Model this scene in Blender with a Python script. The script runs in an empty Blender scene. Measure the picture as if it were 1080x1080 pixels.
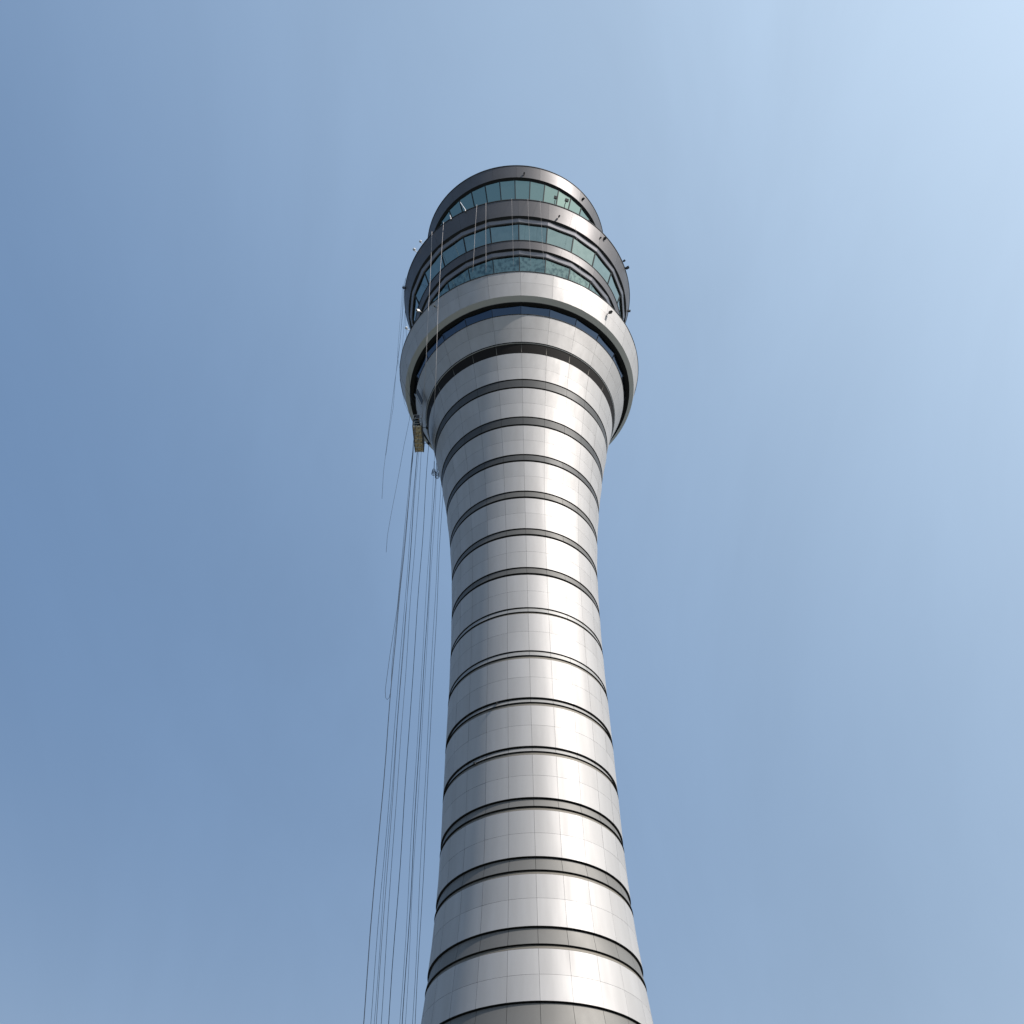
import bpy, bmesh, math, random
from mathutils import Vector, Matrix
random.seed(7)
R = math.radians
scene = bpy.context.scene
col = scene.collection
SUN_EL, SUN_AZ = 44.0, 56.0        # sun azimuth measured from the tower-to-camera direction (-Y) towards +X
sun_dir = Vector((math.sin(R(SUN_AZ)) * math.cos(R(SUN_EL)), -math.cos(R(SUN_AZ)) * math.cos(R(SUN_EL)), math.sin(R(SUN_EL))))

# ------------------------------------------------------------------ materials
def mat(name, base, metallic=0.0, rough=0.5, noise=None, bump=None, spec=0.5, aniso=0.0, attr=0.0, ior=None, coat=0.0):
    m = bpy.data.materials.new(name); m.use_nodes = True
    nt = m.node_tree; b = nt.nodes['Principled BSDF']
    b.inputs['Base Color'].default_value = (*base, 1)
    b.inputs['Metallic'].default_value = metallic
    b.inputs['Roughness'].default_value = rough
    b.inputs['Specular IOR Level'].default_value = spec
    b.inputs['Coat Weight'].default_value = coat
    if ior: b.inputs['IOR'].default_value = ior
    tc = nt.nodes.new('ShaderNodeTexCoord')
    cur = None
    if noise:                                           # (scale, amount, (sx,sy,sz))
        mp = nt.nodes.new('ShaderNodeMapping'); mp.inputs['Scale'].default_value = noise[2]
        nt.links.new(tc.outputs['Object'], mp.inputs[0])
        nz = nt.nodes.new('ShaderNodeTexNoise'); nz.inputs['Scale'].default_value = noise[0]; nz.inputs['Detail'].default_value = 5
        nt.links.new(mp.outputs[0], nz.inputs[0])
        mr = nt.nodes.new('ShaderNodeMapRange'); mr.inputs['From Min'].default_value = .3; mr.inputs['From Max'].default_value = .7
        mr.inputs['To Min'].default_value = 1 - noise[1]; mr.inputs['To Max'].default_value = 1 + noise[1]
        nt.links.new(nz.outputs[0], mr.inputs[0]); cur = mr.outputs[0]
        mr2 = nt.nodes.new('ShaderNodeMapRange'); mr2.inputs['From Min'].default_value = .3; mr2.inputs['From Max'].default_value = .7
        mr2.inputs['To Min'].default_value = rough * (1 + noise[1]); mr2.inputs['To Max'].default_value = rough * (1 - noise[1])
        nt.links.new(nz.outputs[0], mr2.inputs[0]); nt.links.new(mr2.outputs[0], b.inputs['Roughness'])
    if attr:
        at = nt.nodes.new('ShaderNodeAttribute'); at.attribute_name = 'tone'
        ma = nt.nodes.new('ShaderNodeMath'); ma.operation = 'MULTIPLY_ADD'; ma.inputs[1].default_value = attr; ma.inputs[2].default_value = 1 - attr * .5
        nt.links.new(at.outputs['Fac'], ma.inputs[0])
        if cur:
            mm = nt.nodes.new('ShaderNodeMath'); mm.operation = 'MULTIPLY'
            nt.links.new(cur, mm.inputs[0]); nt.links.new(ma.outputs[0], mm.inputs[1]); cur = mm.outputs[0]
        else: cur = ma.outputs[0]
    if cur:
        sc = nt.nodes.new('ShaderNodeVectorMath'); sc.operation = 'SCALE'; sc.inputs[0].default_value = base
        nt.links.new(cur, sc.inputs['Scale']); nt.links.new(sc.outputs[0], b.inputs['Base Color'])
    if bump:
        nb = nt.nodes.new('ShaderNodeTexNoise'); nb.inputs['Scale'].default_value = bump[0]; nb.inputs['Detail'].default_value = 3
        nt.links.new(tc.outputs['Object'], nb.inputs[0])
        bp = nt.nodes.new('ShaderNodeBump'); bp.inputs['Strength'].default_value = bump[1]; bp.inputs['Distance'].default_value = bump[2]
        nt.links.new(nb.outputs[0], bp.inputs['Height']); nt.links.new(bp.outputs[0], b.inputs['Normal'])
    return m

M = {}
M['silver'] = mat('brushed_silver_cladding', (.425, .413, .405), .42, .61, noise=(1.1, .045, (1.5, 1.5, .16)), attr=.10)
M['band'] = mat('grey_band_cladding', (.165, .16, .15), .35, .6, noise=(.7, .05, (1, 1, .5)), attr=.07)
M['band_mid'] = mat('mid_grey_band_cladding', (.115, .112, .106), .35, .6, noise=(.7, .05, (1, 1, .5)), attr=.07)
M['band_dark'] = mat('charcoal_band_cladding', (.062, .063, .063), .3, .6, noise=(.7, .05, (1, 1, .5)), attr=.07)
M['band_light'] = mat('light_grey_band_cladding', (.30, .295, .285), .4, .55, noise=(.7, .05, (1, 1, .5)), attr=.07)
M['coping'] = mat('dark_bronze_coping', (.17, .155, .13), .3, .6)
M['dark'] = mat('joint_and_shade_black', (.036, .038, .042), 0, .75, spec=.2)  # dark joints; also paints shade onto the undersides of the panels
M['soffit'] = mat('soffit_grey', (.52, .52, .50), .1, .6)
M['gun'] = mat('gunmetal_cladding', (.105, .100, .103), .5, .50, noise=(.45, .08, (1, 1, .6)), bump=(.3, .2, .02), attr=.04)
M['louvre'] = mat('louvre_black', (.016, .014, .013), 0, .7, spec=.12)
M['frame'] = mat('window_frame_dark', (.02, .024, .028), 0, .7, spec=.25)
M['head'] = mat('window_head_grey', (.20, .20, .22), .5, .4)
M['rope'] = mat('rope_dark', (.05, .065, .09), 0, .9, spec=.1)
M['rope_light'] = mat('rope_light', (.52, .49, .48), 0, .8, spec=.1)
M['white'] = mat('white_paint', (.8, .8, .8), 0, .4)
M['black'] = mat('black_plastic', (.015, .017, .02), 0, .5)
M['steel'] = mat('galvanised_steel', (.42, .42, .42), .6, .45)
M['deck'] = mat('gondola_deck', (.85, .70, .48), 0, .7, noise=(4, .6, (1, 1, 1)))
M['clothes'] = mat('navy_workwear', (.02, .045, .06), 0, .9)
M['skin'] = mat('skin', (.45, .27, .18), 0, .6)
M['roofgrey'] = mat('roof_membrane', (.2, .2, .2), 0, .9)

def glass(name, tint, deep, refl_blot=0.0, rough=.08):
    """tinted reflective solar-control glass: mirrors the sky, extra mottled reflections painted into the tint, slightly different pane by pane"""
    m = bpy.data.materials.new(name); m.use_nodes = True
    nt = m.node_tree; b = nt.nodes['Principled BSDF']
    tc = nt.nodes.new('ShaderNodeTexCoord')
    oi = nt.nodes.new('ShaderNodeObjectInfo')
    b.inputs['Metallic'].default_value = .92; b.inputs['Roughness'].default_value = rough
    nz = nt.nodes.new('ShaderNodeTexNoise'); nz.inputs['Scale'].default_value = 1.6 if refl_blot < .5 else 2.6; nz.inputs['Detail'].default_value = 5
    mp = nt.nodes.new('ShaderNodeMapping'); mp.inputs['Scale'].default_value = (1.2, 1.2, .8)
    nt.links.new(tc.outputs['Object'], mp.inputs[0]); nt.links.new(mp.outputs[0], nz.inputs[0])
    mx = nt.nodes.new('ShaderNodeMix'); mx.data_type = 'RGBA'
    mx.inputs[6].default_value = (*tint, 1); mx.inputs[7].default_value = (*deep, 1)
    mr = nt.nodes.new('ShaderNodeMapRange'); mr.inputs['From Min'].default_value = .44; mr.inputs['From Max'].default_value = .64
    mr.inputs['To Min'].default_value = 0; mr.inputs['To Max'].default_value = refl_blot  # noise mottling painted into the tint as reflections
    nt.links.new(nz.outputs[0], mr.inputs[0])
    ad = nt.nodes.new('ShaderNodeMath'); ad.operation = 'MULTIPLY_ADD'; ad.inputs[1].default_value = .22
    nt.links.new(oi.outputs['Random'], ad.inputs[0]); nt.links.new(mr.outputs[0], ad.inputs[2])
    nt.links.new(ad.outputs[0], mx.inputs[0]); nt.links.new(mx.outputs[2], b.inputs['Base Color'])
    nb = nt.nodes.new('ShaderNodeTexNoise'); nb.inputs['Scale'].default_value = .8
    nt.links.new(tc.outputs['Object'], nb.inputs[0])
    bp = nt.nodes.new('ShaderNodeBump'); bp.inputs['Strength'].default_value = .15; bp.inputs['Distance'].default_value = .03
    nt.links.new(nb.outputs[0], bp.inputs['Height']); nt.links.new(bp.outputs[0], b.inputs['Normal'])
    return m
M['glass_cab'] = glass('green_cab_glass', (.23, .32, .285), (.155, .23, .21))
M['glass_mid'] = glass('green_office_glass', (.235, .31, .29), (.15, .21, .205), .25)
M['glass_low'] = glass('green_lower_glass', (.21, .29, .265), (.08, .12, .125), .75)
M['glass_blue'] = glass('navy_glass', (.055, .08, .12), (.03, .05, .09))

# ------------------------------------------------------------------ helpers
def link(name, me, parent=None):
    o = bpy.data.objects.new(name, me); col.objects.link(o)
    if parent: o.parent = parent
    return o
def empty(name, loc=(0, 0, 0)):
    o = bpy.data.objects.new(name, None); o.location = loc; o.empty_display_size = .5; col.objects.link(o); return o
def tag(o, label=None, cat=None, group=None, kind=None):
    if label: o['label'] = label
    if cat: o['category'] = cat
    if group: o['group'] = group
    if kind: o['kind'] = kind
    return o
class MB:
    def __init__(s): s.v = []; s.f = []; s.m = []; s.s = []; s.t = []; s.mats = []
    def mi(s, m):
        if m not in s.mats: s.mats.append(m)
        return s.mats.index(m)
    def face(s, idx, m, smooth=False, tone=.5):
        s.f.append(idx); s.m.append(s.mi(m)); s.s.append(smooth); s.t.append(tone)
    def quad(s, a, b, c, d, m, tone=.5):
        n = len(s.v); s.v += [tuple(a), tuple(b), tuple(c), tuple(d)]; s.face((n, n+1, n+2, n+3), m, False, tone)
    def box(s, c, size, m, rot=None):
        c = Vector(c); hx, hy, hz = [q / 2 for q in size]; n = len(s.v)
        for sx in (-1, 1):
            for sy in (-1, 1):
                for sz in (-1, 1):
                    p = Vector((sx*hx, sy*hy, sz*hz))
                    if rot: p = rot @ p
                    s.v.append(tuple(c + p))
        for f in ((0,1,3,2),(4,6,7,5),(0,4,5,1),(2,3,7,6),(0,2,6,4),(1,5,7,3)): s.face(tuple(n+i for i in f), m)
    def tube(s, pts, r, m, n=8, cap=True, r2=None):
        pts = [Vector(p) for p in pts]; base = len(s.v)
        for i, p in enumerate(pts):
            d = (pts[min(i+1, len(pts)-1)] - pts[max(i-1, 0)]).normalized()
            u = d.cross(Vector((0, 1, .01)))
            if u.length < .1: u = d.cross(Vector((1, 0, 0)))
            u.normalize(); w = d.cross(u)
            rr = r if r2 is None else r + (r2 - r) * i / (len(pts) - 1)
            for k in range(n):
                a = 2*math.pi*k/n; s.v.append(tuple(p + u*rr*math.cos(a) + w*rr*math.sin(a)))
        for i in range(len(pts)-1):
            for k in range(n):
                a = base+i*n+k; b = base+i*n+(k+1) % n
                s.face((a, b, b+n, a+n), m, True)
        if cap:
            s.face(tuple(base+k for k in range(n))[::-1], m); s.face(tuple(base+(len(pts)-1)*n+k for k in range(n)), m)
    def lathe(s, prof, m, n=192, smooth=True, th0=0.0):
        """prof from top to bottom; every segment its own strip so that edges stay sharp"""
        for (r1, z1), (r2, z2) in zip(prof[:-1], prof[1:]):
            base = len(s.v)
            for k in range(n):
                a = th0 + 2*math.pi*k/n; sa, ca = math.sin(a), math.cos(a)
                s.v += [(r1*sa, -r1*ca, z1), (r2*sa, -r2*ca, z2)]
            for k in range(n):
                a = base+2*k; b = base+2*((k+1) % n)
                s.face((a, a+1, b+1, b), m, smooth)
    def build(s, name, parent=None):
        me = bpy.data.meshes.new(name); me.from_pydata(s.v, [], s.f)
        for m in s.mats: me.materials.append(m)
        me.polygons.foreach_set('material_index', s.m); me.polygons.foreach_set('use_smooth', s.s)
        at = me.attributes.new('tone', 'FLOAT', 'FACE'); at.data.foreach_set('value', s.t)
        me.update(); return link(name, me, parent)

def out(th): return Vector((math.sin(th), -math.cos(th), 0))
def aimed(th, tilt):                       # x tangential, y outwards, tilted
    o = out(th); t = Vector((math.cos(th), math.sin(th), 0))
    r = Matrix((t, o, Vector((0, 0, 1)))).transposed()
    return r @ Matrix.Rotation(tilt, 3, 'X')
T0 = R(1.9)                # direction of the seam nearest the camera
def P(r, th, z): return Vector((r*math.sin(th), -r*math.cos(th), z))

def panels(mb, prof, m, n=24, gap=.013, depth=.13, flat=.05, nu=12, hgap=.013, edge=None, jit=.0012):
    """curved cladding panels with open seams between them. prof: top to bottom, one row of panels per segment."""
    edge = edge or M['dark']; step = 2*math.pi/n
    for (r1, z1), (r2, z2) in zip(prof[:-1], prof[1:]):
        sl = math.hypot(r1-r2, z1-z2)
        first = (r1, z1) == prof[0]; last = (r2, z2) == prof[-1]
        t1 = 0 if first else hgap/2/sl; t2 = 1 if last else 1-hgap/2/sl
        ra, za = r1+(r2-r1)*t1, z1+(z2-z1)*t1; rb, zb = r1+(r2-r1)*t2, z1+(z2-z1)*t2
        for k in range(n):
            a0 = T0+k*step; am = a0+step/2; tone = random.random()
            j1, j2 = random.uniform(-jit, jit), random.uniform(-jit, jit)
            g = gap/2/((ra+rb)/2); tl = random.uniform(-5, 5)*jit
            fr, bk = [], []
            for rr, zz, jj in ((ra, za, j1), (rb, zb, j2)):
                for i in range(nu+1):
                    ph = -step/2+g+(step-2*g)*i/nu
                    chord = math.cos(step/2)/math.cos(ph)
                    q = rr*(1-flat+flat*chord)+jj+tl*(i/nu-.5)
                    fr.append(P(q, am+ph, zz)); bk.append(P(q-depth, am+ph, zz))
            b = len(mb.v); mb.v += [tuple(p) for p in fr]
            for i in range(nu): mb.face((b+i, b+nu+1+i, b+nu+2+i, b+i+1), m, True, tone)
            N = nu+1
            for i in range(nu):
                mb.quad(fr[i], fr[i+1], bk[i+1], bk[i], edge)
                mb.quad(fr[N+i+1], fr[N+i], bk[N+i], bk[N+i+1], edge)
            mb.quad(fr[0], bk[0], bk[N], fr[N], edge); mb.quad(fr[nu], fr[N+nu], bk[N+nu], bk[nu], edge)

# ------------------------------------------------------------------ the tower
tower = tag(empty('control_tower'), 'tall silver airport control tower with dark ring bands, flared neck and green glazed cab', 'control tower')

# joints of the shaft: silver ends at zt, grey band, coping from zb (top to bottom); radius at top, at bottom, mid seam of the silver below
J = [  # zt,    rt,   zb,    rb,   zm,    rm
    (82.19, 7.81, 81.26, 7.64, 79.44, 7.32),
    (77.86, 7.06, 76.98, 6.92, 75.23, 6.67),
    (73.63, 6.46, 72.95, 6.38, 71.21, 6.20),
    (69.57, 6.05, 68.91, 6.00, 67.17, 5.88),
    (65.50, 5.79, 64.87, 5.77, 63.06, 5.72),
    (61.40, 5.69, 60.79, 5.68, 59.04, 5.66),
    (57.38, 5.66, 56.95, 5.66, 55.12, 5.67),
    (53.32, 5.69, 52.87, 5.70, 50.98, 5.73),
    (49.21, 5.76, 48.80, 5.76, 46.96, 5.78),
    (45.29, 5.80, 44.88, 5.80, 43.10, 5.82),
    (41.48, 5.84, 40.84, 5.85, 39.01, 5.90),
    (37.39, 5.98, 36.49, 6.03, 34.70, 6.14),
    (32.92, 6.30, 31.85, 6.38, 30.10, 6.55),
    (28.57, 6.72, 27.25, 6.86, 25.55, 7.06),
    (24.00, 7.26, 22.40, 7.48, 20.70, 7.72),
    (19.10, 7.96, 17.20, 8.26, 15.50, 8.52),
    (13.80, 8.80, 11.60, 9.15, 9.70, 9.45),
    (7.60, 9.80, 5.60, 10.10, 3.00, 10.45),
]
core = MB()
core.lathe([(8.25, 85.35)] + [q for j in J for q in ((j[1]-.24, j[0]), (j[3]-.24, j[2]), (j[5]-.24, j[4]))] + [(10.5, 0)], M['dark'], n=96)
core.build('shaft_core', tower)
def joint_gap(z): return .075 + .0006*max(0, z-40)
def coping_h(z): return .19 if z < 55 else .10
def silver_tier(prof, name='cladding_ring'):
    mb = MB(); panels(mb, prof, M['silver']); return mb.build(name, tower)
top = (8.46, 85.21)                                                   # bottom of the louvre ring
prev = (8.46, 85.21-.05); mid = (7.98+.10, 83.55)
for i, (zt, rt, zb, rb, zm, rm) in enumerate(J):
    g = joint_gap(zt); rec = .12 if zt < 50 else .06
    silver_tier([prev, mid, (rt, zt+g/2)])
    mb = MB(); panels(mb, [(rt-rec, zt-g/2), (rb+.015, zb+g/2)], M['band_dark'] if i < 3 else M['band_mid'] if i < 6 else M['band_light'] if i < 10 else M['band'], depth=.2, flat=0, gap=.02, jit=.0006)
    mb.build('grey_band', tower)
    c = coping_h(zt); rc = rb-.015
    mb = MB()
    ins_ = .10 if i < 6 else .05 if i < 10 else .075
    mb.lathe([(rc-.2, zb-g/2+.02), (rc-ins_, zb-g/2+(0 if i < 6 else .02)), (rc+.01, zb-g/2-c), (rc-.2, zb-g/2-c-.004)], M['coping'], n=144); mb.build('coping', tower)
    prev = (rb+.01, zb-g/2-c-.02); mid = (rm, zm)
silver_tier([prev, mid, (10.8, .25)])

# louvre ring under the first flare tier
mb = MB(); panels(mb, [(8.82-.10, 86.37-.09), (8.46-.10, 85.21+.08)], M['louvre'], depth=.08, flat=0, gap=.05)
for k in range(24):                                                   # dividers
    a = T0+k*R(15); A_ = P(8.50, a, 85.80); mb.box(A_, (.05, .06, .80), M['coping'], aimed(a, math.atan2(-.36, 1.16)))
mb.build('louvre_ring', tower)
mb = MB(); mb.lathe([(8.62, 86.5), (8.62, 86.28), (8.3, 85.3), (8.2, 85.1)], M['dark'], n=96)
mb.lathe([(8.70, 86.34), (8.78, 86.31), (8.76, 86.28), (8.68, 86.26)], M['steel'], n=144)
mb.lathe([(8.30, 85.29), (8.39, 85.27), (8.38, 85.235), (8.30, 85.22)], M['steel'], n=144)
mb.build('louvre_backing', tower)
# first flare tier (between navy windows and louvre)
silver_tier([(9.86, 89.17), (9.34, 87.80), (8.82, 86.42)])
mb = MB(); mb.lathe([(9.70, 89.24), (9.90, 89.24), (9.90, 89.18), (9.70, 89.15)], M['dark'], n=144); mb.build('sill_ring', tower)
mb = MB(); mb.lathe([(9.6, 90.6), (9.6, 89.2), (8.6, 86.4)], M['dark'], n=96); mb.build('neck_core', tower)

# cap: the big silver collar
mb = MB(); panels(mb, [(11.63, 93.62), (11.31, 92.25), (10.93, 90.66)], M['silver'], depth=.15, flat=.12); mb.build('cap_collar', tower)
mb = MB(); mb.lathe([(10.93, 90.65), (10.49, 90.30)], M['soffit'], n=192); mb.lathe([(10.49, 90.30), (10.49, 90.24), (10.10, 90.34), (10.10, 90.55)], M['dark'], n=144)
mb.build('cap_soffit', tower)
mb = MB(); mb.lathe([(9.4, 93.72), (11.60, 93.72), (11.66, 93.69), (11.66, 93.60), (11.40, 93.60)], M['frame'], n=192)
mb.lathe([(11.4, 93.6), (11.08, 92.2), (10.75, 90.68), (10.2, 90.6)], M['dark'], n=96)
mb.build('cap_deck', tower)

# ---------------------------------------------------------------- windows: frame > pane
def windows(n, rt, zt, rb, zb, gm, mull=.06, th0=T0, name='window', dep=.05, rail=.05, fm=None):
    step = 2*math.pi/n
    for k in range(n):
        a, b = th0+k*step, th0+(k+1)*step
        A, B, C, D = P(rt, a, zt), P(rt, b, zt), P(rb, b, zb), P(rb, a, zb)      # seen from outside: A top-left
        nrm = (B-A).cross(D-A).normalized()
        if nrm.dot(Vector((A.x, A.y, 0))) < 0: nrm = -nrm
        def ins(w, h):
            u = (B-A).normalized(); v1 = (D-A).normalized(); v2 = (C-B).normalized()
            return A+u*w+v1*h, B-u*w+v2*h, C-u*w-v2*h, D+u*w-v1*h
        a2, b2, c2, d2 = ins(mull, rail)
        mb = MB(); fr = fm or M['frame']
        mb.quad(A, B, b2, a2, fr); mb.quad(B, C, c2, b2, fr); mb.quad(C, D, d2, c2, fr); mb.quad(D, A, a2, d2, fr)
        i4 = [p-nrm*dep for p in (a2, b2, c2, d2)]; o4 = [a2, b2, c2, d2]
        for q in range(4): mb.quad(o4[q], o4[(q+1) % 4], i4[(q+1) % 4], i4[q], fr)
        w = mb.build(name, tower)
        g = MB(); g.quad(*i4, gm); g.build('pane', w)
windows(36, 9.48, 116.60, 8.15, 112.3, M['glass_cab'], .055, T0-R(1.2))
windows(24, 10.96, 103.98, 10.08, 101.1, M['glass_mid'], .06)
windows(24, 9.90, 99.56, 8.60, 95.2, M['glass_low'], .045)
windows(24, 10.22, 90.28, 9.72, 89.2, M['glass_blue'], .02, name='clerestory_window', fm=M['dark'])

def ring(name, prof, m, n=192, th0=0.0, smooth=True):
    mb = MB(); mb.lathe(prof, m, n=n, smooth=smooth, th0=th0); return mb.build(name, tower)
# gunmetal bands
def gun_band(rt, zt, rb, zb, rows=1):
    mb = MB(); panels(mb, [(rt, zt), (rb, zb)], M['gun'], depth=.12, flat=.04, gap=.010, jit=.0015, nu=8); return mb.build('gunmetal_band', tower)
gun_band(10.04, 118.72, 9.67, 116.74)
ring('roof_rim', [(9.6, 118.84), (10.02, 118.84), (10.08, 118.81), (10.08, 118.70), (9.85, 118.70)], M['frame'])
ring('roof', [(.01, 119.0), (9.6, 118.84)], M['roofgrey'], n=64)
ring('cab_soffit', [(9.92, 118.6), (9.60, 116.75), (9.64, 116.68), (9.40, 116.60), (9.0, 116.62)], M['dark'], n=144)
gun_band(11.96, 107.00, 11.42, 104.70)
ring('deck_rim', [(8.3, 107.2), (11.90, 107.14), (12.0, 107.11), (12.0, 106.98), (11.75, 106.98)], M['frame'])
ring('cab_base', [(8.2, 112.35), (8.3, 107.1)], M['gun'])
ring('deck_soffit', [(11.82, 106.98), (11.32, 104.68), (11.40, 104.64), (11.22, 104.55), (11.10, 104.42), (10.96, 103.98)], M['dark'], n=144)
ring('window_head', [(11.27, 104.44), (11.22, 104.36), (11.10, 104.06), (11.0, 104.0)], M['head'], n=24, th0=T0, smooth=False)
gun_band(10.56, 101.32, 10.32, 100.24)
ring('terrace_rim', [(10.2, 101.42), (10.54, 101.42), (10.60, 101.40), (10.60, 101.31), (10.40, 101.31)], M['frame'])
ring('terrace_soffit', [(10.44, 101.3), (10.22, 100.22), (10.30, 100.18), (10.12, 100.1), (10.02, 99.97), (9.90, 99.56)], M['dark'], n=144)
ring('window_head', [(10.20, 100.04), (10.16, 99.97), (10.03, 99.66), (9.94, 99.58)], M['head'], n=24, th0=T0, smooth=False)
# inner cores so that nothing shows through
ring('cab_core', [(8.9, 116.6), (7.7, 112.3), (8.2, 107.2)], M['dark'], n=72)
ring('office_core', [(10.5, 104.3), (9.75, 101.0), (9.4, 99.6), (8.25, 95.2), (8.25, 93.6)], M['dark'], n=72)

# dark patch with a pale strip under the navy windows, left side; little dark anchors in the joints
def small_box(name, parent, c, size, m, th=0):
    mb = MB(); mb.box(c, size, m, Matrix.Rotation(th, 3, 'Z')); return mb.build(name, parent)

# ------------------------------------------------------------------ cameras, lights on the ledges
def cctv(pos, label, tilt=-35, s=1.0, m='black', group='dark cameras fixed around the tower head'):
    th = math.atan2(pos[0], -pos[1]); o = out(th); t = tag(empty('security_camera', pos), label, 'security camera', group)
    rot = aimed(th, R(tilt))
    mb = MB(); mb.tube([-o*.30*s, o*.05*s+Vector((0, 0, .03))], .035*s, M['steel'] if m != 'black' else M['black'], 8)
    mb.build('bracket', t)
    mb = MB(); mb.box(rot @ Vector((0, .18*s, 0)), (.20*s, .36*s, .20*s), M[m], rot); mb.box(rot @ Vector((0, .20*s, .13*s)), (.25*s, .44*s, .025*s), M[m], rot); mb.build('housing', t)
    mb = MB(); c = rot @ Vector((0, .36*s, 0)); d = rot @ Vector((0, .40*s, 0)); mb.tube([c, d], .07*s, M['frame'], 12); mb.build('lens', t)
    return t
def flood(pos, label, lean=0.0, s=1.0):
    """floodlight on a cranked arm that stands out over the ledge"""
    th = math.atan2(pos[0], -pos[1]); o = out(th); tn = Vector((math.cos(th), math.sin(th), 0))
    t = tag(empty('floodlight', pos), label, 'floodlight', 'floodlights on arms over the upper ledge')
    head = o*.45*s+Vector((0, 0, .95*s))+tn*lean
    mb = MB(); mb.tube([Vector((0, 0, -.05)), o*.05+Vector((0, 0, .6*s))+tn*lean*.5, head], .04*s, M['black'], 8); mb.build('arm', t)
    rot = aimed(th, R(-30)); mb = MB(); mb.box(head, (.38*s, .2*s, .3*s), M['black'], rot); mb.box(head+rot @ Vector((0, .11*s, 0)), (.42*s, .03*s, .34*s), M['black'], rot); mb.build('lamp_head', t)
    return t
def dome(pos, label, s=1.0):
    t = tag(empty('dome_camera', pos), label, 'dome camera', 'white dome cameras on the ledge rim'); th = math.atan2(pos[0], -pos[1]); o = out(th)
    mb = MB(); mb.tube([-o*.3, o*.22*s, o*.26*s+Vector((0, 0, .12*s))], .035*s, M['steel'], 8); mb.build('bracket', t)
    mb = MB(); c = o*.26*s+Vector((0, 0, .12*s))
    prev = None; n = 12; base = 0
    for i in range(7):
        a = math.pi*i/6; r = max(.002, .17*s*math.sin(a)); z = .15*s*math.cos(a)+.1*s
        for k in range(n): mb.v.append(tuple(c+Vector((r*math.cos(2*math.pi*k/n), r*math.sin(2*math.pi*k/n), z))))
    for i in range(6):
        for k in range(n): mb.face((i*n+k, (i+1)*n+k, (i+1)*n+(k+1) % n, i*n+(k+1) % n), M['white'], True)
    mb.build('dome', t); return t
def rod(pos, label, d, m='white', r=.035):
    t = tag(empty('antenna', pos), label, 'antenna'); mb = MB(); mb.tube([(0, 0, -.3), (0, 0, .05), Vector(d)*.4, Vector(d)], r, M[m], 8, r2=r*.7); mb.build('whip', t)
    mb = MB(); mb.tube([(0, 0, -.35), (0, 0, .05)], .07, M['steel'], 8); mb.build('mount', t); return t

flood((4.02, -11.25, 107.1), 'dark floodlight on an arm below the cab glass, left one of the neighbouring pair', 0.0, .85)
flood((4.98, -10.93, 107.1), 'dark floodlight on an arm below the cab glass, right one of the pair', .12, .9)
rod((-4.95, -10.95, 107.15), 'short white tilted antenna in front of the left cab windows', (-.5, -.25, 1.15), r=.06)
rod((-6.45, -10.1, 107.15), 'small pale stub antenna beyond the white tilted one, nearer the left edge', (-.1, -.1, .45), r=.05)
dome((-9.56, -7.36, 107.15), 'upper white dome camera on the left rim of the ledge', .85)
dome((-10.25, -6.46, 107.15), 'lower white dome camera on the left rim of the ledge', .95)
cctv((11.14, -4.6, 107.15), 'dark camera on the right rim of the ledge, upper and smaller of two', 25, .65)
cctv((11.45, -3.75, 107.15), 'dark camera on the right rim of the ledge, lower and larger of two', 20, .95)
cctv((-11.85, -2.3, 106.9), 'dark camera jutting from the left edge of the upper dark band', 60, .8)
cctv((11.62, .25, 105.3), 'dark camera jutting from the right edge low on the upper dark band', 0, .8)
cctv((4.36, -10.82, 105.35), 'small dark camera on the front of the upper dark band, under the floodlights', s=.6)
cctv((8.55, -8.0, 106.0), 'tiny dark camera on the right of the upper dark band, left of its larger twin', s=.5)
cctv((8.95, -7.6, 106.5), 'dark camera on the right of the upper dark band, beside a tinier one', s=.9)
cctv((1.12, -9.74, 117.26), 'tiny dark camera on the roof band near its middle', s=.6)
cctv((7.42, -6.36, 117.72), 'dark camera on the right part of the roof band', s=.85)
cctv((8.47, -7.83, 92.27), 'dark camera on the right of the silver collar, throwing a shadow', s=.9)
cctv((-7.5, -8.75, 92.69), 'small dark camera on the left of the silver collar', s=.6, m='steel')
dome((-10.4, -5.6, 93.85), 'small white dome camera at the left where the collar meets the dark band', .8)
cctv((-9.2, -7.4, 94.2), 'white camera on the left end of the collar ledge', s=.9, m='white')
cctv((-2.05, -5.38, 49.1), 'tiny dark fixture in the narrow band at mid shaft', s=.55, group='small fixtures in the shaft bands')
cctv((-3.42, -4.68, 44.9), 'tiny dark fixture at the top of a shaft band, lower and further left', s=.5, group='small fixtures in the shaft bands')

# ------------------------------------------------------------------ ropes
def rope(pts, label, r=.018, m='rope', group='thin work ropes hanging beside the tower', n=14, sway=.04):
    pts = [Vector(p) for p in pts]; o = pts[0]
    if m == 'rope': r *= .85
    dense = [pts[0]]
    for a, b in zip(pts[:-1], pts[1:]):
        k = max(1, int((b-a).length/2.5))
        px, py = random.uniform(0, 6), random.uniform(0, 6)
        for i in range(1, k+1):
            t = i/k; q = a.lerp(b, t); w = sway*math.sin(math.pi*t)
            dense.append(q+Vector((math.sin(px+i*.9)*w, math.sin(py+i*.7)*w, 0)) if i < k else q)
    mb = MB(); mb.tube([p-o for p in dense], r, M[m], 6); ob = mb.build('work_rope', None); ob.location = o
    return tag(ob, label, 'rope', group)
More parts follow.
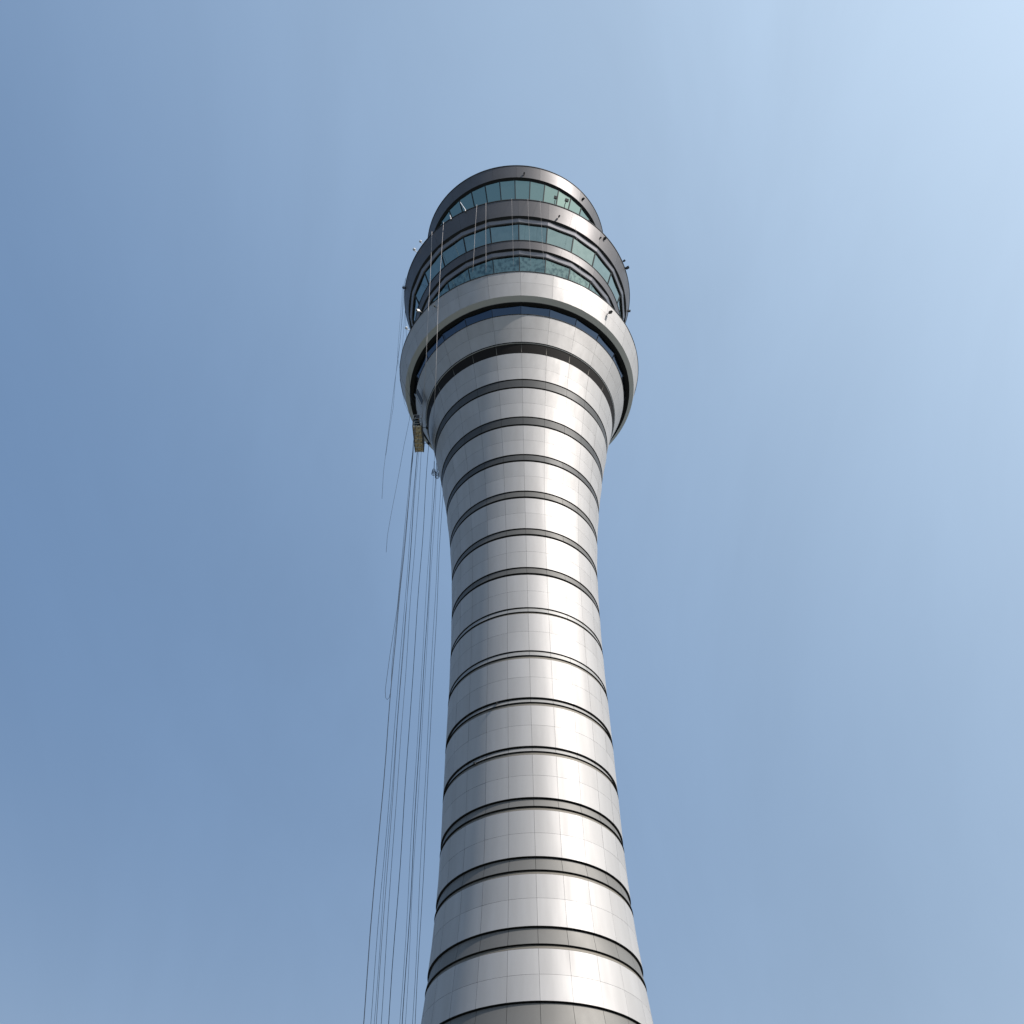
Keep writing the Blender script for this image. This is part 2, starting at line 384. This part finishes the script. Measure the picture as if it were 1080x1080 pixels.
# hanging straight down behind the left flank from the ledge
for i, (x, y, r, zt, lab) in enumerate([
    (-10.35, 6.25, .016, 107, 'thin dark rope farthest left of those hanging from the rear ledge'),
    (-10.22, 6.47, .014, 107, 'very thin rope close beside the far left rear rope'),
    (-9.39, 7.65, .026, 107, 'thick dark rope hanging alone midway between the left and right rope bunches'),
    (-8.78, 8.35, .014, 107, 'thin rope left of the thickest rope in the right bunch'),
    (-8.62, 8.50, .028, 107, 'thickest rope of the right bunch beside the shaft'),
    (-8.50, 8.62, .013, 107, 'thin rope right of the thickest rope in the right bunch'),
    (-8.06, 9.00, .016, 107, 'second rope from the shaft edge'),
    (-7.88, 9.20, .020, 107, 'rope hanging nearest to the shaft edge')]):
    dx = random.uniform(-.12, .12)
    rope([(x, y, zt), (x, y, 60), (x+dx*.4, y, 20), (x+dx, y, .05)], lab, r)
rope([(-9.45, -2.35, 82.9), (-9.40, -2.6, 74), (-9.50, -2.6, 60), (-9.56, -2.3, 40), (-9.55, -2.0, 25), (-9.6, -2, .05)], 'thickest dark rope running from the work cradle down to the ground', .030)
rope([(-9.16, -1.7, 82.8), (-9.08, -1.5, 63.7), (-8.97, -1.5, 40), (-8.8, -1.5, .05)], 'long rope trailing from the front of the cradle floor', .018)
rope([(-9.0, -.4, 82.8), (-8.86, -.8, 70.7), (-8.82, -1.0, 50), (-8.6, -1.0, .05)], 'long rope trailing from the rear of the cradle floor', .016)
rope([(-9.42, -2.45, 83), (-9.49, -3, 69.2), (-9.52, -3, 60.3), (-9.76, -3, 55.6), (-9.87, -3, 52.4), (-9.80, -3, 51.75), (-9.68, -3, 51.55), (-9.54, -3, 51.75), (-9.47, -3, 52.4), (-9.55, -3, 54.8), (-9.50, -3, 59.8), (-9.40, -3, 68.6), (-9.34, -2.5, 83)], 'rope hanging from the cradle in a long narrow loop', .018, sway=0)
rope([(-11.6, -3.4, 107.1), (-11.4, -5, 103.2), (-11.2, -5, 96.1), (-11.17, -5, 88.9), (-11.26, -5, 81), (-11.3, -5, 77.7), (-11.33, -5, 73.7), (-11.21, -5, 70.3)], 'short loose rope end blown out farthest left under the cab', .014)
rope([(-11.55, -3.5, 107.1), (-11.3, -5, 102.2), (-11.15, -5, 92.8), (-11.2, -5, 86.7), (-11.11, -5, 82.4), (-11.29, -5, 75.8)], 'faint loose rope end just right of the one blown farthest left', .012)
rope([(-11.8, -2.6, 107.1), (-11.16, -3, 99.2), (-9.95, -3, 86), (-9.9, -3, 83.3), (-10.18, -3, 79.5), (-10.38, -3, 75.7), (-10.68, -3, 70.9), (-10.82, -3, 68.1), (-10.78, -3, 66.2)], 'loose rope end drifting out left from beside the cradle', .015)
# in front of the facade
L = 'pale ropes lying over the facade'
rope([(-7.20, -9.70, 107.15), (-7.22, -9.52, 97.05), (-7.22, -9.34, 91.65), (-7.19, -8.46, 85.9), (-7.27, -7.15, 83.45), (-7.43, -5.6, 82.1), (-7.61, -4.0, 82.1)], 'long pale rope over the left facade ending on the flared neck', .017, 'rope_light', L, sway=.01)
rope([(-8.45, -8.70, 107.1), (-8.22, -8.70, 96.8), (-8.20, -8.56, 92.96), (-8.18, -8.22, 89.34), (-8.17, -7.66, 85.66), (-8.85, -2.45, 84.15)], 'long pale rope over the left facade ending at the cradle', .017, 'rope_light', L, sway=.01)
rope([(-3.75, -11.5, 107.15), (-3.97, -11.62, 93.75)], 'pale rope over the upper windows, left of the neighbouring pair', .012, 'rope_light', L, sway=.02)
rope([(-2.84, -11.66, 107.15), (-2.76, -11.58, 93.75)], 'pale rope over the upper windows, right of the neighbouring pair', .013, 'rope_light', L, sway=.02)
for x, y, lab in ((-.25, -12.05, 'faint pale rope just left of the middle seam of the upper windows'), (1.35, -11.98, 'faint pale rope just right of the middle seam of the upper windows'), (2.55, -11.85, 'faint pale rope on the second window right of the middle seam'), (5.95, -10.45, 'faint pale rope over the right part of the upper windows')):
    rope([(x, y, 107.12), (x, y, 93.75)], lab, .006, 'rope_light', L, sway=.02)

# coiled rope bundles hanging by the flank of the neck
for i, (p, lab) in enumerate((((-8.28, 4.0, 84.3), 'dark coiled rope bundle hanging beside the neck, left one of two'), ((-7.98, 4.4, 84.3), 'dark coiled rope bundle hanging beside the neck, right one of two'))):
    mb = MB()
    mb.tube([(0, 0, 1.5), (.02, 0, .4)], .03, M['rope'], 6)
    for k in range(3):
        mb.tube([(.16*math.sin(a)*(.8+.2*k), .08*k-.08+.05*math.cos(a), .35*math.cos(a)-.1*k) for a in [2*math.pi*q/10 for q in range(11)]], .03, M['rope'], 6, cap=False)
    o = mb.build('rope_bundle'); o.location = p; tag(o, lab, 'rope bundle', 'rope bundles by the neck')

# ------------------------------------------------------------------ suspended work cradle
CX, CY, CZ = -9.28, -.95, 83.0
cr = tag(empty('work_cradle', (CX, CY, CZ)), 'suspended maintenance cradle with yellow brown floor hanging at the left of the flared neck', 'work cradle')
hx, hy = .40, 1.5
mb = MB()
mb.box((0, 0, 0), (2*hx, 2*hy, .03), M['deck'])
for k in range(13): mb.box((0, -hy+.08+k*(2*hy-.16)/12, -.035), (2*hx-.02, .05, .04), M['deck'] if k % 2 else M['white'])
for s in (-1, 1): mb.box((s*(hx-.02), 0, -.045), (.05, 2*hy, .07), M['black'])
mb.build('floor', cr)
mb = MB()
for s in (-1, 1):
    for h in (.35, .7, 1.08): mb.tube([(s*hx, -hy, h), (s*hx, hy, h)], .025, M['steel'], 8)
    for k in range(4): mb.tube([(s*hx, -hy+k*2*hy/3, 0), (s*hx, -hy+k*2*hy/3, 1.08)], .02, M['steel'], 8)
    mb.box((s*hx, 0, .09), (.012, 2*hy, .18), M['deck'])
    for h in (.35, .7, 1.08): mb.tube([(-hx, s*hy, h), (hx, s*hy, h)], .025, M['steel'], 8)
mb.build('guard_rail', cr)
mb = MB(); mb.box((hx+.012, 0, .62), (.012, 2*hy-.1, .85), M['black']); mb.build('mesh_screen', cr)
for s in (-1, 1):
    mb = MB(); mb.tube([(-hx, s*(hy-.1), 1.08), (-hx*.9, s*(hy-.1), 1.75), (hx*.9, s*(hy-.1), 1.75), (hx, s*(hy-.1), 1.08)], .03, M['steel'], 8)
    mb.box((0, s*(hy-.1), 1.35), (.28, .22, .5), M['black']); mb.tube([(0, s*(hy-.1), 1.5), (0, s*(hy-.1), 2.0)], .02, M['steel'], 6); mb.build('hoist', cr)
mb = MB()
for q in (-.9, .9): mb.tube([(hx, q, .5), (hx+.45, q, .5)], .025, M['black'], 8); mb.tube([(hx+.45, q-.12, .5), (hx+.45, q+.12, .5)], .11, M['black'], 12)
mb.build('wall_roller', cr)
for s, lab in ((-1, 'steel suspension rope from the ledge to the near end of the cradle'), (1, 'steel suspension rope from the ledge to the far end of the cradle')):
    y = CY+s*(hy-.1)
    rope([(-11.95, y*1.0-.3, 107.1), (-11.72, y-.2, 94), (-11.05, y-.1, 90.2), (CX, y, CZ+2.0)], lab, .012, 'rope', 'suspension ropes of the cradle', sway=0)

# dark patch with a pale strip on the first flare tier
th = math.atan2(-9.2, 2.47); o_ = out(th)
hp = Vector((-9.20, -2.47, 87.35)) + o_*.04
patch = empty('dark_patch', (0, 0, 0)); patch.parent = tower
mbh = MB(); rr_ = aimed(th, R(-20.7)); mbh.box(hp, (.50, .05, 1.7), M['black'], rr_); ob = mbh.build('black_panel', patch)
mbh = MB(); mbh.box(hp+rr_ @ Vector((-.50, .03, .1)), (.10, .06, 1.9), M['steel'], rr_); mbh.build('pale_strip', patch)

# ------------------------------------------------------------------ worker in the cradle (standing, hands on the rail)
def skin_mesh(name, pts, edges, rad, m, parent, sub=2):
    me = bpy.data.meshes.new(name); me.from_pydata(pts, edges, []); me.materials.append(m)
    ob = link(name, me, parent)
    sk = ob.modifiers.new('skin', 'SKIN'); sk.use_smooth_shade = True
    for i, r in enumerate(rad): me.skin_vertices[0].data[i].radius = (r, r)
    me.skin_vertices[0].data[0].use_root = True
    sb = ob.modifiers.new('sub', 'SUBSURF'); sb.levels = sub; sb.render_levels = sub
    return ob
if True:
    root = tag(empty('person', (CX-.12, CY-1.05, CZ+.02)), 'worker in dark clothes and white helmet standing at the near end of the hanging cradle', 'person')
    pts = [(0,0,.92),(0,0,1.12),(0,-.01,1.33),(0,-.01,1.46),(0,-.03,1.56),
           (-.19,0,1.40),(-.27,-.02,1.16),(-.24,-.22,1.08),(-.22,-.30,1.09),
           (.19,0,1.40),(.27,-.02,1.16),(.24,-.22,1.08),(.22,-.30,1.09),
           (-.10,0,.86),(-.12,-.02,.48),(-.12,.02,.08),(-.12,-.12,.04),
           (.10,0,.86),(.12,-.02,.48),(.12,.02,.08),(.12,-.12,.04)]
    ed = [(0,1),(1,2),(2,3),(3,4),(2,5),(5,6),(6,7),(7,8),(2,9),(9,10),(10,11),(11,12),(0,13),(13,14),(14,15),(15,16),(0,17),(17,18),(18,19),(19,20)]
    rad = [.15,.145,.16,.065,.06,.075,.055,.042,.035,.075,.055,.042,.035,.10,.07,.055,.045,.10,.07,.055,.045]
    skin_mesh('body', pts, ed, rad, M['clothes'], root)
    def ball(c, r, m, name, zs=1.0, cut=-1.0):
        mb = MB(); n = 16; rows = 9
        for i in range(rows):
            a = math.pi*i/(rows-1); z = max(cut, math.cos(a)); q = math.sin(a)
            for k in range(n): mb.v.append((c[0]+r*q*math.cos(2*math.pi*k/n)+1e-5, c[1]+r*q*1.12*math.sin(2*math.pi*k/n), c[2]+r*z*zs))
        for i in range(rows-1):
            for k in range(n): mb.face((i*n+k, (i+1)*n+k, (i+1)*n+(k+1) % n, i*n+(k+1) % n), m, True)
        return mb.build(name, root)
    ball((0, -.03, 1.64), .095, M['skin'], 'head', 1.25)
    ball((0, -.03, 1.69), .135, M['white'], 'helmet', 1.0, cut=-.1)
    for s in (-1, 1):
        mb = MB(); c = Vector((s*.22, -.34, 1.09)); mb.box(c, (.08, .09, .03), M['skin'])
        for k in range(4): mb.tube([c+Vector((-.03+.02*k, -.04, 0)), c+Vector((-.03+.02*k, -.085+.004*abs(k-1), -.005)), c+Vector((-.03+.02*k, -.09, -.05))], .010, M['skin'], 6)
        mb.tube([c+Vector((-s*.035, 0, 0)), c+Vector((-s*.065, -.04, -.015))], .011, M['skin'], 6); mb.build('hand', root)

# ------------------------------------------------------------------ ground
mg = mat('asphalt_and_grass', (.07, .075, .06), 0, .9, noise=(.02, .25, (1, 1, 1)))
mb = MB(); S = 6000
mb.quad((-S, -S, 0), (S, -S, 0), (S, S, 0), (-S, S, 0), mg); g = mb.build('ground'); tag(g, kind='structure')

# ------------------------------------------------------------------ camera
pitch, yaw, roll, f = R(48.02), R(-.8035), R(-.947), 1205.7
F = Vector((math.sin(yaw)*math.cos(pitch), math.cos(yaw)*math.cos(pitch), math.sin(pitch)))
r0 = F.cross(Vector((0, 0, 1))).normalized(); u0 = r0.cross(F)
c, s = math.cos(roll), math.sin(roll)
rx = c*r0+s*u0; up = -s*r0+c*u0
cam = bpy.data.cameras.new('camera'); co = bpy.data.objects.new('camera', cam); col.objects.link(co)
cam.sensor_width = 36; cam.lens = f/1080*36; cam.clip_start = .1; cam.clip_end = 20000
mw = Matrix((rx, up, -F)).transposed().to_4x4(); mw.translation = Vector((0, -65, 1.6)); co.matrix_world = mw
scene.camera = co

# ------------------------------------------------------------------ light
sl = bpy.data.lights.new('sun', 'SUN'); sl.energy = 4.75; sl.angle = R(.5); sl.color = (1, .94, .88)
so = bpy.data.objects.new('sun', sl); col.objects.link(so)
so.rotation_euler = (-sun_dir).to_track_quat('-Z', 'Y').to_euler()
w = bpy.data.worlds.new('World'); scene.world = w; w.use_nodes = True
nt = w.node_tree; bg = nt.nodes['Background']
sky = nt.nodes.new('ShaderNodeTexSky'); sky.sky_type = 'NISHITA'; sky.sun_disc = False
sky.sun_elevation = R(SUN_EL)
sky.sun_rotation = math.atan2(sun_dir.x, sun_dir.y)
sky.altitude = 0; sky.air_density = 1.6; sky.dust_density = 4.0; sky.ozone_density = 1.5
STR = .10; NISH = .25
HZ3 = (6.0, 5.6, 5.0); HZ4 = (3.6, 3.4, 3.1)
HZ0 = (1.0, 1.90, 3.58); HZ1 = (4.25, 4.9, 4.85); HZ2 = (4.4, 4.6, 4.0)
# summer haze: brighter towards the sun side, paler towards the horizon
def nd(t, **k):
    n = nt.nodes.new(t)
    for a_, b_ in k.items(): setattr(n, a_, b_)
    return n
tc = nd('ShaderNodeTexCoord'); nrm = nd('ShaderNodeVectorMath', operation='NORMALIZE'); nt.links.new(tc.outputs['Generated'], nrm.inputs[0])
dot = nd('ShaderNodeVectorMath', operation='DOT_PRODUCT'); nt.links.new(nrm.outputs[0], dot.inputs[0])
HA, HE = R(85), R(50)
dot.inputs[1].default_value = (math.sin(HA)*math.cos(HE), -math.cos(HA)*math.cos(HE), math.sin(HE))
def math_(op, a_, b_=None):
    n = nd('ShaderNodeMath', operation=op)
    for i_, v_ in enumerate((a_, b_)):
        if v_ is None: continue
        if isinstance(v_, (int, float)): n.inputs[i_].default_value = v_
        else: nt.links.new(v_, n.inputs[i_])
    return n.outputs[0]
glow = math_('POWER', math_('MAXIMUM', dot.outputs['Value'], 0.0), 2.0)
sep = nd('ShaderNodeSeparateXYZ'); nt.links.new(nrm.outputs[0], sep.inputs[0])
hor = math_('POWER', math_('SUBTRACT', 1.0, math_('MAXIMUM', sep.outputs['Z'], 0.36)), 3.0)
def scaled(colr, fac):
    n = nd('ShaderNodeVectorMath', operation='SCALE'); n.inputs[0].default_value = colr
    nt.links.new(fac, n.inputs['Scale']); return n.outputs[0]
def add(a_, b_):
    n = nd('ShaderNodeVectorMath', operation='ADD'); nt.links.new(a_, n.inputs[0]); nt.links.new(b_, n.inputs[1]); return n.outputs[0]
one = nd('ShaderNodeValue'); one.outputs[0].default_value = 1
nst = nd('ShaderNodeVectorMath', operation='SCALE'); nt.links.new(sky.outputs[0], nst.inputs[0]); nst.inputs['Scale'].default_value = NISH
cloud = nd('ShaderNodeTexNoise'); cloud.inputs['Scale'].default_value = 1.5; cloud.inputs['Detail'].default_value = 6; cloud.inputs['Roughness'].default_value = .6; cloud.inputs['Distortion'].default_value = .6
cmp_ = nd('ShaderNodeMapping'); cmp_.inputs['Rotation'].default_value = (.3, .7, .5); cmp_.inputs['Scale'].default_value = (3.2, 1.0, 1.3); nt.links.new(nrm.outputs[0], cmp_.inputs[0]); nt.links.new(cmp_.outputs[0], cloud.inputs[0])
cm = nd('ShaderNodeMapRange'); cm.inputs['To Min'].default_value = .88; cm.inputs['To Max'].default_value = 1.12; nt.links.new(cloud.outputs[0], cm.inputs[0])
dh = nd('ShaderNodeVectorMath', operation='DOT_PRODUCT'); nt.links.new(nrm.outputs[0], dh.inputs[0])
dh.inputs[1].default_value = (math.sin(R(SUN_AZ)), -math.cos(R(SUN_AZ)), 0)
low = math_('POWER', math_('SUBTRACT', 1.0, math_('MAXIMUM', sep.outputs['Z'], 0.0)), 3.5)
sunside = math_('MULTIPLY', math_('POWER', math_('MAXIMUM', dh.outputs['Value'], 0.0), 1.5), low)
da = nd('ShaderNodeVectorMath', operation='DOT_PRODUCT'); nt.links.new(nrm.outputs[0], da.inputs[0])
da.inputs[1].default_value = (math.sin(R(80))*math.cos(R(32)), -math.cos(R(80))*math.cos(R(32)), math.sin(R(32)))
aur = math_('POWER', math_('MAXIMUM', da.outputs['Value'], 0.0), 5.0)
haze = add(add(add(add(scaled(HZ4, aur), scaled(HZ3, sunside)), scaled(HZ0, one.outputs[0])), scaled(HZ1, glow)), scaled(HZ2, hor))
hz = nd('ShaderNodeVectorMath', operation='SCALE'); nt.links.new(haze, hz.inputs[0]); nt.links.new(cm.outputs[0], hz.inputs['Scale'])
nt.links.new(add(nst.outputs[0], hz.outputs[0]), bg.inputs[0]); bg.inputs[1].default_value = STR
scene.view_settings.view_transform = 'Standard'; scene.view_settings.look = 'None'; scene.view_settings.exposure = 0
